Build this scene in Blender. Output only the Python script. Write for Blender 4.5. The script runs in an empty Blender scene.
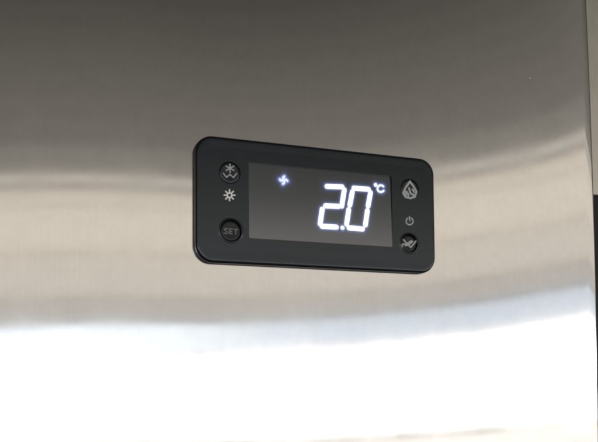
import bpy, bmesh, math, random
from mathutils import Matrix, Vector
random.seed(4)
S = bpy.context.scene
MM = 0.001

# ---------------------------------------------------------------- camera
cam = bpy.data.cameras.new('camera')
cam_o = bpy.data.objects.new('camera', cam)
S.collection.objects.link(cam_o)
R = Matrix(((0.93236376, -0.01027655, -0.36137544),
            (-0.36143339, -0.04856888, -0.93113209),
            (-0.00798278, 0.99876697, -0.04899816)))
cam_o.matrix_world = Matrix.Translation(Vector((-92.2098, -218.0605, -53.0187)) * MM) @ R.to_4x4()
cam.sensor_width = 36
cam.lens = 36 * 800 / 598
cam.shift_y = 125.604 / 598
cam.clip_start = 0.01
cam.clip_end = 50
S.camera = cam_o

# ---------------------------------------------------------------- light
W = bpy.data.worlds.new('World'); S.world = W; W.use_nodes = True
bg = W.node_tree.nodes['Background']
bg.inputs[0].default_value = (0.95, 0.88, 0.78, 1)
bg.inputs[1].default_value = 0.085

def lamp(name, z0, z1, rad, col, x0=-2.2, x1=3.4, y=-1.5, tilt=0):
    """a rectangular soft lamp across the room, facing the steel; rad = radiance"""
    L = bpy.data.lights.new(name, 'AREA'); L.shape = 'RECTANGLE'
    L.size = x1 - x0; L.size_y = abs(z1 - z0)
    L.color = col
    L.energy = rad * L.size * L.size_y * math.pi * LAMP_K
    o = bpy.data.objects.new(name, L); S.collection.objects.link(o)
    o.location = ((x0 + x1) / 2, y, (z0 + z1) / 2)
    o.rotation_euler = (math.radians(90), 0, 0)
    o.rotation_euler = (Matrix.Rotation(tilt, 4, 'Y') @ Matrix.Rotation(math.radians(90), 4, 'X')).to_euler()
    return o
LAMP_K = 1.0
WARM = (1.0, 0.90, 0.77)
lamp('added_low_grey_band', -0.70, -0.272, 0.60, (1, .96, .90), tilt=.05)  # added strip lamps, stacked to shape the bands reflected in the steel
lamp('added_low_warm_band', -0.268, -0.199, 1.65, (1, .96, .90), tilt=.05)
lamp('added_gap_fill', -0.198, -0.181, .72, (1, .94, .86), tilt=.05)  # added strip, fills the gap between the white and warm bands
lamp('added_low_white_band', -0.180, -0.080, 3.0, (1, 1, 1), tilt=.05)
lamp('added_white_band', -0.140, 0.008, 3.4, (1, 1, 1))  # white strip added for the bright reflected band
lamp('added_edge_band', 0.009, 0.021, 1.10, (.93, .93, 1))
lamp('added_edge_band', 0.009, 0.030, .12, (1, 1, 1), y=-1.49)  # weak strip added to soften the band edge
for xa, xb, q in ((-2.2, .10, 1.95), (.10, .20, 1.84), (.20, .30, 1.72), (.30, .40, 1.60), (.40, .50, 1.48), (.50, .60, 1.38), (.60, .70, 1.28), (.70, .95, 1.20), (.95, 3.4, 1.14)):
    lamp('added_blue_band', 0.023, 0.085, q * .95, (0.80, 0.885, 1.0) if q < 1.4 else (.85, .92, 1), x0=xa, x1=xb)  # bluish strips added above the white band, dimmer rightwards
lamp('added_grey_band', 0.090, 0.140, 0.62, (1, .94, .87))  # strips from here up are added for the tan part of the reflection
lamp('added_tan_band', 0.142, 0.235, 0.80, (1, .92, .81))
lamp('added_warm_band', 0.237, 0.335, 0.89, WARM)
lamp('added_warm_band', 0.337, 0.371, 0.86, WARM)
lamp('added_warm_band', 0.372, 0.386, 0.30, WARM)  # weak strip added to fill the dark crease between bands
lamp('added_warm_band', 0.387, 0.405, 0.82, (1, .94, .85))
for za, zb, q in ((.407, .470, .23), (.472, .525, .150), (.525, .575, .130), (.575, .625, .105), (.625, .675, .082), (.675, .725, .060), (.725, .78, .038), (.78, .86, .018)):
    lamp('added_dim_band', za, zb, q, (1, .93, .82))  # dim strips added so the reflection fades towards the top

S.view_settings.view_transform = 'Standard'
S.view_settings.look = 'None'
S.view_settings.exposure = 0
S.view_settings.gamma = 1
S.cycles.filter_width = 2.2

# ---------------------------------------------------------------- materials
def mat(name, base, rough=.4, metal=0, **kw):
    m = bpy.data.materials.new(name); m.use_nodes = True
    p = m.node_tree.nodes['Principled BSDF']
    p.inputs['Base Color'].default_value = (*base, 1)
    p.inputs['Roughness'].default_value = rough
    p.inputs['Metallic'].default_value = metal
    for k, v in kw.items(): p.inputs[k.replace('_', ' ')].default_value = v
    return m, m.node_tree.nodes, m.node_tree.links, p

def brushed(name, base, rough, aniso, grain=(2600, 2600, 30), bump=0.02):
    m, N, L, p = mat(name, base, rough, 1)
    tc = N.new('ShaderNodeTexCoord')
    mp = N.new('ShaderNodeMapping'); mp.inputs['Scale'].default_value = grain
    L.new(tc.outputs['Object'], mp.inputs['Vector'])
    n = N.new('ShaderNodeTexNoise'); n.inputs['Scale'].default_value = 1; n.inputs['Detail'].default_value = 4
    L.new(mp.outputs[0], n.inputs['Vector'])
    # long faint streaks and cloudy smears of cleaning
    mp2 = N.new('ShaderNodeMapping'); mp2.inputs['Scale'].default_value = (45, 45, 16)
    L.new(tc.outputs['Object'], mp2.inputs['Vector'])
    n2 = N.new('ShaderNodeTexNoise'); n2.inputs['Scale'].default_value = 1; n2.inputs['Detail'].default_value = 6
    L.new(mp2.outputs[0], n2.inputs['Vector'])
    r = N.new('ShaderNodeMapRange'); r.inputs['To Min'].default_value = rough * .8; r.inputs['To Max'].default_value = rough * 1.25
    r.inputs['From Min'].default_value = .3; r.inputs['From Max'].default_value = .7
    L.new(n2.outputs[0], r.inputs[0]); L.new(r.outputs[0], p.inputs['Roughness'])
    mx = N.new('ShaderNodeMix'); mx.data_type = 'RGBA'
    mx.inputs['A'].default_value = (*[c * .93 for c in base], 1); mx.inputs['B'].default_value = (*[c * 1.06 for c in base], 1)
    av = N.new('ShaderNodeMath'); av.operation = 'MULTIPLY_ADD'; av.inputs[1].default_value = .45
    mp3 = N.new('ShaderNodeMapping'); mp3.inputs['Scale'].default_value = (150, 150, 190)
    L.new(tc.outputs['Object'], mp3.inputs['Vector'])
    n3 = N.new('ShaderNodeTexNoise'); n3.inputs['Scale'].default_value = 1; n3.inputs['Detail'].default_value = 7; n3.inputs['Roughness'].default_value = .7
    L.new(mp3.outputs[0], n3.inputs['Vector'])
    hm = N.new('ShaderNodeMath'); hm.operation = 'MULTIPLY_ADD'; hm.inputs[1].default_value = 1.3; hm.inputs[2].default_value = -.37
    L.new(n3.outputs[0], hm.inputs[0]); L.new(n.outputs[0], av.inputs[0]); L.new(hm.outputs[0], av.inputs[2])
    L.new(av.outputs[0], mx.inputs['Factor']); L.new(mx.outputs['Result'], p.inputs['Base Color'])
    b = N.new('ShaderNodeBump'); b.inputs['Strength'].default_value = bump; b.inputs['Distance'].default_value = .0001
    L.new(n.outputs[0], b.inputs['Height']); L.new(b.outputs[0], p.inputs['Normal'])
    p.inputs['Anisotropic'].default_value = aniso
    t = N.new('ShaderNodeTangent'); t.direction_type = 'RADIAL'; t.axis = 'Z'
    L.new(t.outputs[0], p.inputs['Tangent'])
    return m
STEEL = brushed('brushed_steel', (.66, .65, .635), .088, .75, bump=.012)
POST = brushed('dull_steel', (.60, .57, .49), .45, .2)
RUBBER = mat('black_rubber', (.010, .010, .010), .6, Specular_IOR_Level=.3)[0]

def plastic(name, base, rough, ior=1.5, fine=.03):
    m, N, L, p = mat(name, base, rough, 0, IOR=ior)
    tc = N.new('ShaderNodeTexCoord')
    n = N.new('ShaderNodeTexNoise'); n.inputs['Scale'].default_value = 4200; n.inputs['Detail'].default_value = 2
    L.new(tc.outputs['Object'], n.inputs['Vector'])
    b = N.new('ShaderNodeBump'); b.inputs['Strength'].default_value = fine * 8; b.inputs['Distance'].default_value = .00002
    L.new(n.outputs[0], b.inputs['Height']); L.new(b.outputs[0], p.inputs['Normal'])
    n2 = N.new('ShaderNodeTexNoise'); n2.inputs['Scale'].default_value = 160; n2.inputs['Detail'].default_value = 5
    L.new(tc.outputs['Object'], n2.inputs['Vector'])
    r = N.new('ShaderNodeMapRange'); r.inputs['To Min'].default_value = rough * .85; r.inputs['To Max'].default_value = rough * 1.15
    L.new(n2.outputs[0], r.inputs[0]); L.new(r.outputs[0], p.inputs['Roughness'])
    return m
BLACK = plastic('satin_black_plastic', (.002, .003, .005), .22, 1.58)
BLACK.node_tree.nodes['Principled BSDF'].inputs['Specular Tint'].default_value = (.84, .92, 1, 1)
BUTTON = plastic('button_black_plastic', (.003, .004, .005), .30, 1.4)
PRINT = mat('pale_print', (.40, .41, .42), .5)[0]
PRINT_BRIGHT = mat('white_print', (.78, .78, .76), .5)[0]
PRINT_DIM = mat('grey_print', (.15, .15, .16), .5)[0]
LIT, N, L, p = mat('lit_segment', (.5, .5, .5), .3)
p.inputs['Emission Color'].default_value = (.93, .96, 1, 1); p.inputs['Emission Strength'].default_value = 1.15
LITB, N, L, p = mat('lit_blue_symbol', (.3, .3, .5), .3)
p.inputs['Emission Color'].default_value = (.70, .76, 1, 1); p.inputs['Emission Strength'].default_value = .95

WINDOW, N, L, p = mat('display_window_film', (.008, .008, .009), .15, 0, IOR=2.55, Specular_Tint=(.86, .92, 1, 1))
at = N.new('ShaderNodeAttribute'); at.attribute_name = 'painted_halo'  # bloom round the lit marks, painted per vertex
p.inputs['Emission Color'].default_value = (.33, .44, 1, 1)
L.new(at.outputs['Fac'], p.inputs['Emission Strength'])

MARKS = {  # centre lines of the printed and lit marks, millimetres (x, z) on the face
    'digit_two': [[(0.96, 6.06), (5.9, 6.35)], [(6.61, 5.5), (5.64, 0.47)], [(0.38, 0.14), (4.59, 0.31)], [(-0.72, -0.95), (-1.47, -5.36)], [(-0.87, -6.06), (3.74, -6.03)]],
    'digit_zero': [[(9.79, 6.28), (14.66, 6.31)], [(9.24, 5.11), (8.3, 0.98)], [(7.92, -0.44), (7.11, -4.91)], [(15.32, 5.36), (14.39, 1.13)], [(14.13, -0.3), (13.34, -4.74)], [(7.85, -5.97), (12.35, -6.05)]],
    'decimal_point': [[(5.69, -6.08), (5.79, -6.08)]],
    'degree': [[(17.45, 7.93), (17.35, 8.14), (17.12, 8.21), (16.87, 8.1), (16.77, 7.87), (16.87, 7.66), (17.11, 7.59), (17.35, 7.7), (17.45, 7.93)]],
    'celsius': [[(19.76, 7.63), (19.45, 7.84), (19.07, 7.93), (18.66, 7.89), (18.27, 7.72), (17.96, 7.45), (17.77, 7.11), (17.71, 6.74), (17.79, 6.38), (18.01, 6.09), (18.33, 5.9), (18.73, 5.82), (19.13, 5.88), (19.51, 6.07), (19.8, 6.35)]],
    'snowflake': [[(-29.07, 9.93), (-29.08, 7.44)], [(-30.22, 9.19), (-27.93, 8.17)], [(-27.93, 9.41), (-30.22, 7.96)]],
    'wave': [[(-31.02, 7.09), (-30.14, 6.0), (-29.08, 6.92), (-28.06, 6.12), (-27.14, 7.38)]],
    'sun_ring': [[(-28.58, 1.01), (-28.61, 1.21), (-28.71, 1.39), (-28.85, 1.52), (-29.04, 1.6), (-29.25, 1.61), (-29.46, 1.57), (-29.65, 1.46), (-29.8, 1.3), (-29.89, 1.11), (-29.93, 0.9), (-29.9, 0.7), (-29.8, 0.53), (-29.65, 0.39), (-29.46, 0.32), (-29.26, 0.3), (-29.05, 0.35), (-28.86, 0.46), (-28.71, 0.61), (-28.61, 0.8), (-28.58, 1.01)]],
    'sun_rays': [[(-28.34, 1.03), (-27.67, 1.08)], [(-28.61, 0.38), (-28.14, -0.05)], [(-29.26, 0.07), (-29.26, -0.59)], [(-29.9, 0.28), (-30.38, -0.22)], [(-30.16, 0.88), (-30.83, 0.83)], [(-29.89, 1.53), (-30.37, 1.96)], [(-29.25, 1.84), (-29.25, 2.5)], [(-28.61, 1.64), (-28.13, 2.14)]],
    'fan': [[(-12.87, 7.08), (-12.9, 7.5), (-12.51, 7.85)], [(-13.1, 6.61), (-13.53, 6.54), (-13.86, 6.88)], [(-12.4, 6.91), (-11.95, 6.98), (-11.62, 6.64)], [(-12.62, 6.44), (-12.59, 6.02), (-12.98, 5.68)]],
    'alarm': [[(28.72, 9.82), (27.15, 7.84), (26.28, 5.99), (27.1, 4.88), (28.81, 4.64), (30.4, 5.26), (30.99, 6.88), (29.96, 8.42), (28.72, 9.82)], [(26.93, 7.04), (27.25, 5.45)], [(28.34, 7.72), (28.87, 6.14), (30.2, 5.62)], [(27.69, 6.48), (28.16, 5.33)], [(29.59, 7.39), (30.14, 6.68)]],
    'power': [[(27.78, -1.66), (27.52, -1.85), (27.32, -2.09), (27.2, -2.36), (27.15, -2.65), (27.19, -2.93), (27.31, -3.18), (27.5, -3.39), (27.75, -3.55), (28.04, -3.64), (28.36, -3.66), (28.67, -3.6), (28.97, -3.47), (29.23, -3.28), (29.43, -3.04), (29.56, -2.77), (29.6, -2.48), (29.56, -2.2), (29.45, -1.95), (29.25, -1.74), (29.0, -1.58)], [(28.33, -1.14), (28.45, -2.44)]],
    'swoosh': [[(26.26, -8.41), (27.56, -9.57), (28.73, -10.66), (30.15, -9.18), (31.02, -8.07)], [(25.67, -10.73), (25.89, -9.86), (27.42, -9.64), (28.9, -8.63)], [(26.92, -10.23), (28.18, -9.79), (29.46, -8.72)]],
    'set': [[(-29.79, -8.6), (-30.55, -8.59), (-30.69, -8.97), (-29.94, -9.4), (-30.06, -9.98), (-30.84, -9.91)], [(-28.38, -8.59), (-29.2, -8.59), (-29.3, -9.93), (-28.45, -9.94)], [(-29.23, -9.3), (-28.59, -9.29)], [(-27.91, -8.62), (-26.79, -8.61)], [(-27.35, -8.61), (-27.42, -9.96)]],
}

# ---------------------------------------------------------------- helpers
def link(name, bm, m, parent=None, smooth=False):
    me = bpy.data.meshes.new(name); bm.normal_update(); bm.to_mesh(me); bm.free()
    o = bpy.data.objects.new(name, me); S.collection.objects.link(o)
    if m: me.materials.append(m)
    if smooth:
        for f in me.polygons: f.use_smooth = True
    if parent: o.parent = parent
    return o

def rrect(x0, x1, z0, z1, r, n=10):
    pts = []
    for cx, cz, a in ((x1 - r, z1 - r, 0), (x0 + r, z1 - r, 90), (x0 + r, z0 + r, 180), (x1 - r, z0 + r, 270)):
        for i in range(n + 1):
            t = math.radians(a + 90 * i / n)
            pts.append((cx + r * math.cos(t), cz + r * math.sin(t)))
    return pts

def loops(bm, rings, cap=True):
    """rings: list of (list of (x, z), y); skins them in order and caps the last"""
    vs = [[bm.verts.new((x * MM, y * MM, z * MM)) for x, z in pts] for pts, y in rings]
    for a, b in zip(vs, vs[1:]):
        n = len(a)
        for i in range(n): bm.faces.new((a[i], a[(i + 1) % n], b[(i + 1) % n], b[i]))
    if cap: bm.faces.new(vs[-1])
    bmesh.ops.recalc_face_normals(bm, faces=bm.faces)
    return vs

def circle(cx, cz, r, n=40): return [(cx + r * math.cos(2 * math.pi * i / n), cz + r * math.sin(2 * math.pi * i / n)) for i in range(n)]

def stroke(bm, pts, w, y, t=.05):
    """a flat round-ended stroke of width w and thickness t, standing proud of the plane y"""
    P = [Vector(q) for q in pts]; h = w / 2
    closed = (P[0] - P[-1]).length < 1e-4 and len(P) > 2
    def nrm(i):
        a = P[i] - P[i - 1] if i > 0 else (P[-1] - P[-2] if closed else None)
        b = P[i + 1] - P[i] if i < len(P) - 1 else (P[1] - P[0] if closed else None)
        if a is None: a = b
        if b is None: b = a
        d = (a.normalized() + b.normalized()); d = d.normalized() if d.length > .2 else b.normalized()
        c = max(.55, d.dot(b.normalized()))
        return Vector((-d.y, d.x)) / c
    Lp = [P[i] + nrm(i) * h for i in range(len(P))]; Rp = [P[i] - nrm(i) * h for i in range(len(P))]
    faces = []
    V = lambda q, yy: bm.verts.new((q.x * MM, yy * MM, q.y * MM))
    top = y - t
    lt = [V(q, top) for q in Lp]; rt = [V(q, top) for q in Rp]
    lb = [V(q, y) for q in Lp]; rb = [V(q, y) for q in Rp]
    for i in range(len(P) - 1):
        bm.faces.new((lt[i], rt[i], rt[i + 1], lt[i + 1]))
        bm.faces.new((lb[i], lt[i], lt[i + 1], lb[i + 1])); bm.faces.new((rt[i], rb[i], rb[i + 1], rt[i + 1]))
    if not closed:
        for end, c, l_t, r_t, l_b, r_b in ((-1, P[0], lt[0], rt[0], lb[0], rb[0]), (1, P[-1], rt[-1], lt[-1], rb[-1], lb[-1])):
            a0 = Vector((l_t.co.x, l_t.co.z)) / MM - c; n = 6
            at_, ab_ = [l_t], [l_b]
            for k in range(1, n):
                th = math.pi * k / n
                q = c + Vector((a0.x * math.cos(th) - a0.y * math.sin(th), a0.x * math.sin(th) + a0.y * math.cos(th)))
                at_.append(V(q, top)); ab_.append(V(q, y))
            at_.append(r_t); ab_.append(r_b)
            bm.faces.new(at_)
            for k in range(n): bm.faces.new((at_[k], ab_[k], ab_[k + 1], at_[k + 1]))

def marks(name, keys, w, y, m, parent):
    bm = bmesh.new(); j = 0
    for k in keys:
        for s in MARKS[k]:
            stroke(bm, s, w, y, .04 + .006 * j); j += 1
    bmesh.ops.recalc_face_normals(bm, faces=bm.faces)
    return link(name, bm, m, parent)

def tag(o, label=None, cat=None, group=None, kind=None):
    if label: o['label'] = label
    if cat: o['category'] = cat
    if group: o['group'] = group
    if kind: o['kind'] = kind
    return o

# ---------------------------------------------------------------- the steel front the controller sits in
def bulge(x, z):
    """the thin sheet is not quite flat: it leans a little more towards its right-hand edge"""
    t = (x + 40) / 145
    s = .067 * t * t if t < 0 else -.054 * t ** 1.42
    zz = z / 60
    y = s * z * (1 + .22 * zz)
    y += .05 * math.sin(x / 37 + 1) * math.sin(z / 29) * .25
    return y
bm = bmesh.new()
x0, x1, z0, z1 = -190, 100.6, -150, 160; nx, nz = 120, 120
grid = []
for j in range(nz + 1):
    z = z0 + (z1 - z0) * j / nz; row = []
    for i in range(nx + 1):
        x = x0 + (x1 - x0) * i / nx
        row.append(bm.verts.new((x * MM, bulge(x, z) * MM, z * MM)))
    ed = .9 - .0476 * z - .00031 * z * z
    for v in row[-9:]: v.co.x += ed * MM * (row.index(v) - (len(row) - 9)) / 8
    for k in range(1, 7):       # folded right-hand edge, radius 1.2 mm
        a = math.radians(15 * k)
        row.append(bm.verts.new(((x1 + ed + 1.2 * math.sin(a)) * MM, (bulge(x1, z) + 1.2 * (1 - math.cos(a))) * MM, z * MM)))
    row.append(bm.verts.new(((x1 + ed + 1.2) * MM, (bulge(x1, z) + 3.2) * MM, z * MM)))
    grid.append(row)
for a, b in zip(grid, grid[1:]):
    for i in range(len(a) - 1): bm.faces.new((a[i], a[i + 1], b[i + 1], b[i]))
panel = link('steel_panel', bm, STEEL, None, True)
tag(panel, kind='structure')

# what shows past the fold: a duller steel post above, the dark door gasket below
post = bpy.data.objects.new('door_post', None); S.collection.objects.link(post)
post.location = (112 * MM, 6.3 * MM, 12 * MM)
tag(post, 'dull grey steel post past the right edge of the brushed panel, black seal below', 'post')
bm = bmesh.new()
loops(bm, [(rrect(-30, 40, 2, 150, 1.5), 22), (rrect(-30, 40, 2, 150, 1.5), 1), (rrect(-29.6, 39.6, 2.4, 149.6, 1.2), .6)])
link('post_face', bm, POST, post)
bm = bmesh.new()
loops(bm, [(rrect(-30, 40, -170, 1.7, .6), 22), (rrect(-30, 40, -170, 1.7, .6), 1), (rrect(-29.6, 39.6, -169.6, 1.2, .4), .5)])
link('rubber_seal', bm, RUBBER, post)

# ---------------------------------------------------------------- controller
ctl = bpy.data.objects.new('temperature_controller', None); S.collection.objects.link(ctl)
tag(ctl, 'black rounded digital temperature controller reading 2.0 °C, set into the brushed steel panel', 'controller')

FY = -2.5
BX0, BX1, BZ0, BZ1 = -39, 37.5, -18.4, 17.58
SX0, SX1, SZ0, SZ1 = -23.5, 22.4, -10.95, 10.95
BTN = [(-29.1, 7.4, 3.1), (-28.85, -9.15, 3.1), (28.6, 7.5, 3.1), (28.1, -9.5, 2.8)]
bm = bmesh.new()
rim_out = .05
loops(bm, [(rrect(BX0 - rim_out, BX1 + rim_out, BZ0 - rim_out, BZ1 + rim_out, 5), 2.0), (rrect(BX0 - rim_out, BX1 + rim_out, BZ0 - rim_out, BZ1 + rim_out, 5), -.9), (rrect(BX0 + .6, BX1 - .6, BZ0 + .6, BZ1 - .6, 4.6), -.95)])
link('contact_shadow_rim', bm, RUBBER, ctl)  # dark ring added in place of the contact shadow round the bezel
bm = bmesh.new()
rings = [(rrect(BX0 + .4, BX1 - .4, BZ0 + .4, BZ1 - .4, 4.7), -.93), (rrect(BX0, BX1, BZ0, BZ1, 5), -1.05), (rrect(BX0, BX1, BZ0, BZ1, 5), -1.6)]
for k in range(1, 6):
    a = math.radians(18 * k); i = .9 * (1 - math.cos(a))
    rings.append((rrect(BX0 + i, BX1 - i, BZ0 + i, BZ1 - i, 5 - i), -1.6 - .9 * math.sin(a)))
rings.append((rrect(BX0 + 1.4, BX1 - 1.4, BZ0 + 1.4, BZ1 - 1.4, 3.8), FY))
rings.append((rrect(BX0 + 3.0, BX1 - 3.0, BZ0 + 3.0, BZ1 - 3.0, 2.6), FY + .02))
vs = loops(bm, rings, cap=False)
# face plate with openings for the window and the buttons
def ring_edges(pts, y):
    v = [bm.verts.new((a * MM, y * MM, b * MM)) for a, b in pts]
    return v, [bm.edges.new((v[i], v[(i + 1) % len(v)])) for i in range(len(v))]
outer = vs[-1]; edges = [bm.edges.get((outer[i], outer[(i + 1) % len(outer)])) for i in range(len(outer))]
FP = FY + .02
holes = [rrect(SX0, SX1, SZ0, SZ1, .5, 4)] + [circle(a, b, c + .55) for a, b, c in BTN]
hv = []
for h in holes:
    v, e = ring_edges(h, FP); hv.append(v); edges += e
bmesh.ops.triangle_fill(bm, edges=edges, use_beauty=True, use_dissolve=False)
def skirt(v, co):
    w = [bm.verts.new(c) for c in co]; n = len(v)
    for i in range(n): bm.faces.new((v[i], v[(i + 1) % n], w[(i + 1) % n], w[i]))
    return w
skirt(hv[0], [(q.co.x, (FP + .9) * MM, q.co.z) for q in hv[0]])
for v, (a, b, c) in zip(hv[1:], BTN):       # a low lip round each button, then the wall of its well
    low = b < 0
    for rr, d in (((.40, -.05), (.26, -.11), (.12, -.12), (.03, -.06), (0, .05), (0, 1.1)) if low else ((.3, 0.0), (.04, .0), (0, .05), (0, 1.1))):
        v = skirt(v, [(x * MM, (FP + d) * MM, z * MM) for x, z in circle(a, b, c + rr)])
bmesh.ops.recalc_face_normals(bm, faces=bm.faces)
body = link('bezel', bm, BLACK, ctl)

# display window, a fine sheet with the segments' bloom painted in as emission
def dist(px, pz, a, b):
    ax, az = a; bx, bz = b; dx, dz = bx - ax, bz - az
    t = max(0, min(1, ((px - ax) * dx + (pz - az) * dz) / (dx * dx + dz * dz + 1e-9)))
    return math.hypot(px - ax - t * dx, pz - az - t * dz)
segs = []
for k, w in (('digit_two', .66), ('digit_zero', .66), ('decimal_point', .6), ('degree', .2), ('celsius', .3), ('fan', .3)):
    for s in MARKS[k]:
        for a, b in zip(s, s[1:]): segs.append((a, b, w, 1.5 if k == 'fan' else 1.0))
bm = bmesh.new(); lay = bm.verts.layers.float.new('painted_halo')
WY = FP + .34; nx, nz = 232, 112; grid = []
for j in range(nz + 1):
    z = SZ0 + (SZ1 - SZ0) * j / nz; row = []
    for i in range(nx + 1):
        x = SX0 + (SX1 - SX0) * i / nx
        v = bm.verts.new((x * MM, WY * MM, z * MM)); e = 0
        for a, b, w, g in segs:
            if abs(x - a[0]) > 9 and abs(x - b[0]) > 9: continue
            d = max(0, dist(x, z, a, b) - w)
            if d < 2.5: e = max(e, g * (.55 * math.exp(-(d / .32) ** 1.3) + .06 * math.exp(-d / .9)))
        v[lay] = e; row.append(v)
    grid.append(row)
for a, b in zip(grid, grid[1:]):
    for i in range(nx): bm.faces.new((a[i], a[i + 1], b[i + 1], b[i]))
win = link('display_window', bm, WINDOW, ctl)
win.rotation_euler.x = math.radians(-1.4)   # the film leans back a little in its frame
for k in ('digit_two', 'digit_zero', 'decimal_point'):
    marks(k, [k], 1.48 if k != 'decimal_point' else 1.15, WY, LIT, win)
u = marks('unit_sign', ['degree', 'celsius'], .50, WY, LIT, win)
marks('fan_symbol', ['fan'], .62, WY, LITB, win)

# four round buttons in their openings, dished, each with its printed symbol
SYM = [('defrost_symbol', ['snowflake', 'wave'], .33, PRINT), ('set_lettering', ['set'], .32, PRINT_DIM),
       ('alarm_symbol', ['alarm'], .66, PRINT), ('arrow_symbol', ['swoosh'], .46, PRINT)]
for (cx, cz, r), (nm, ks, w, m) in zip(BTN, SYM):
    bm = bmesh.new(); low = cz < 0; g = .2 if low else .1; q = .45 if low else .24
    rings = [(circle(cx, cz, r - g), FY + 1.2), (circle(cx, cz, r - g), FY + q)]
    for k in range(1, 5):
        a = math.radians(22.5 * k); rings.append((circle(cx, cz, r - g - .35 * (1 - math.cos(a))), FY + q - .2 * math.sin(a)))
    rings += [(circle(cx, cz, r - g - .9), FY + q - .19), (circle(cx, cz, r - g - 1.5), FY + q - .16)]
    loops(bm, rings)
    b = link('button', bm, BUTTON if low else BLACK, ctl, True)
    marks(nm, ks, w, FY + q - .19, m, b)
marks('light_symbol', ['sun_ring', 'sun_rays'], .42, FP, PRINT_BRIGHT, ctl)
marks('power_symbol', ['power'], .42, FP, PRINT, ctl)

# a fleck of dried dirt on the steel, up and to the right of the controller
px_, pz_ = 74.6, 48.6
bm = bmesh.new()
bmesh.ops.create_icosphere(bm, subdivisions=2, radius=1)
for v in bm.verts:
    k = 1 + random.uniform(-.25, .25)
    v.co = Vector((px_ * MM + v.co.x * k * .00055, bulge(px_, pz_) * MM + v.co.y * .00012, pz_ * MM + v.co.z * k * .00032))
fl = link('dirt_fleck', bm, mat('dried_dirt', (.42, .40, .37), .7)[0], None, True)
tag(fl, 'tiny pale fleck of dried dirt on the steel above and right of the controller', 'fleck')
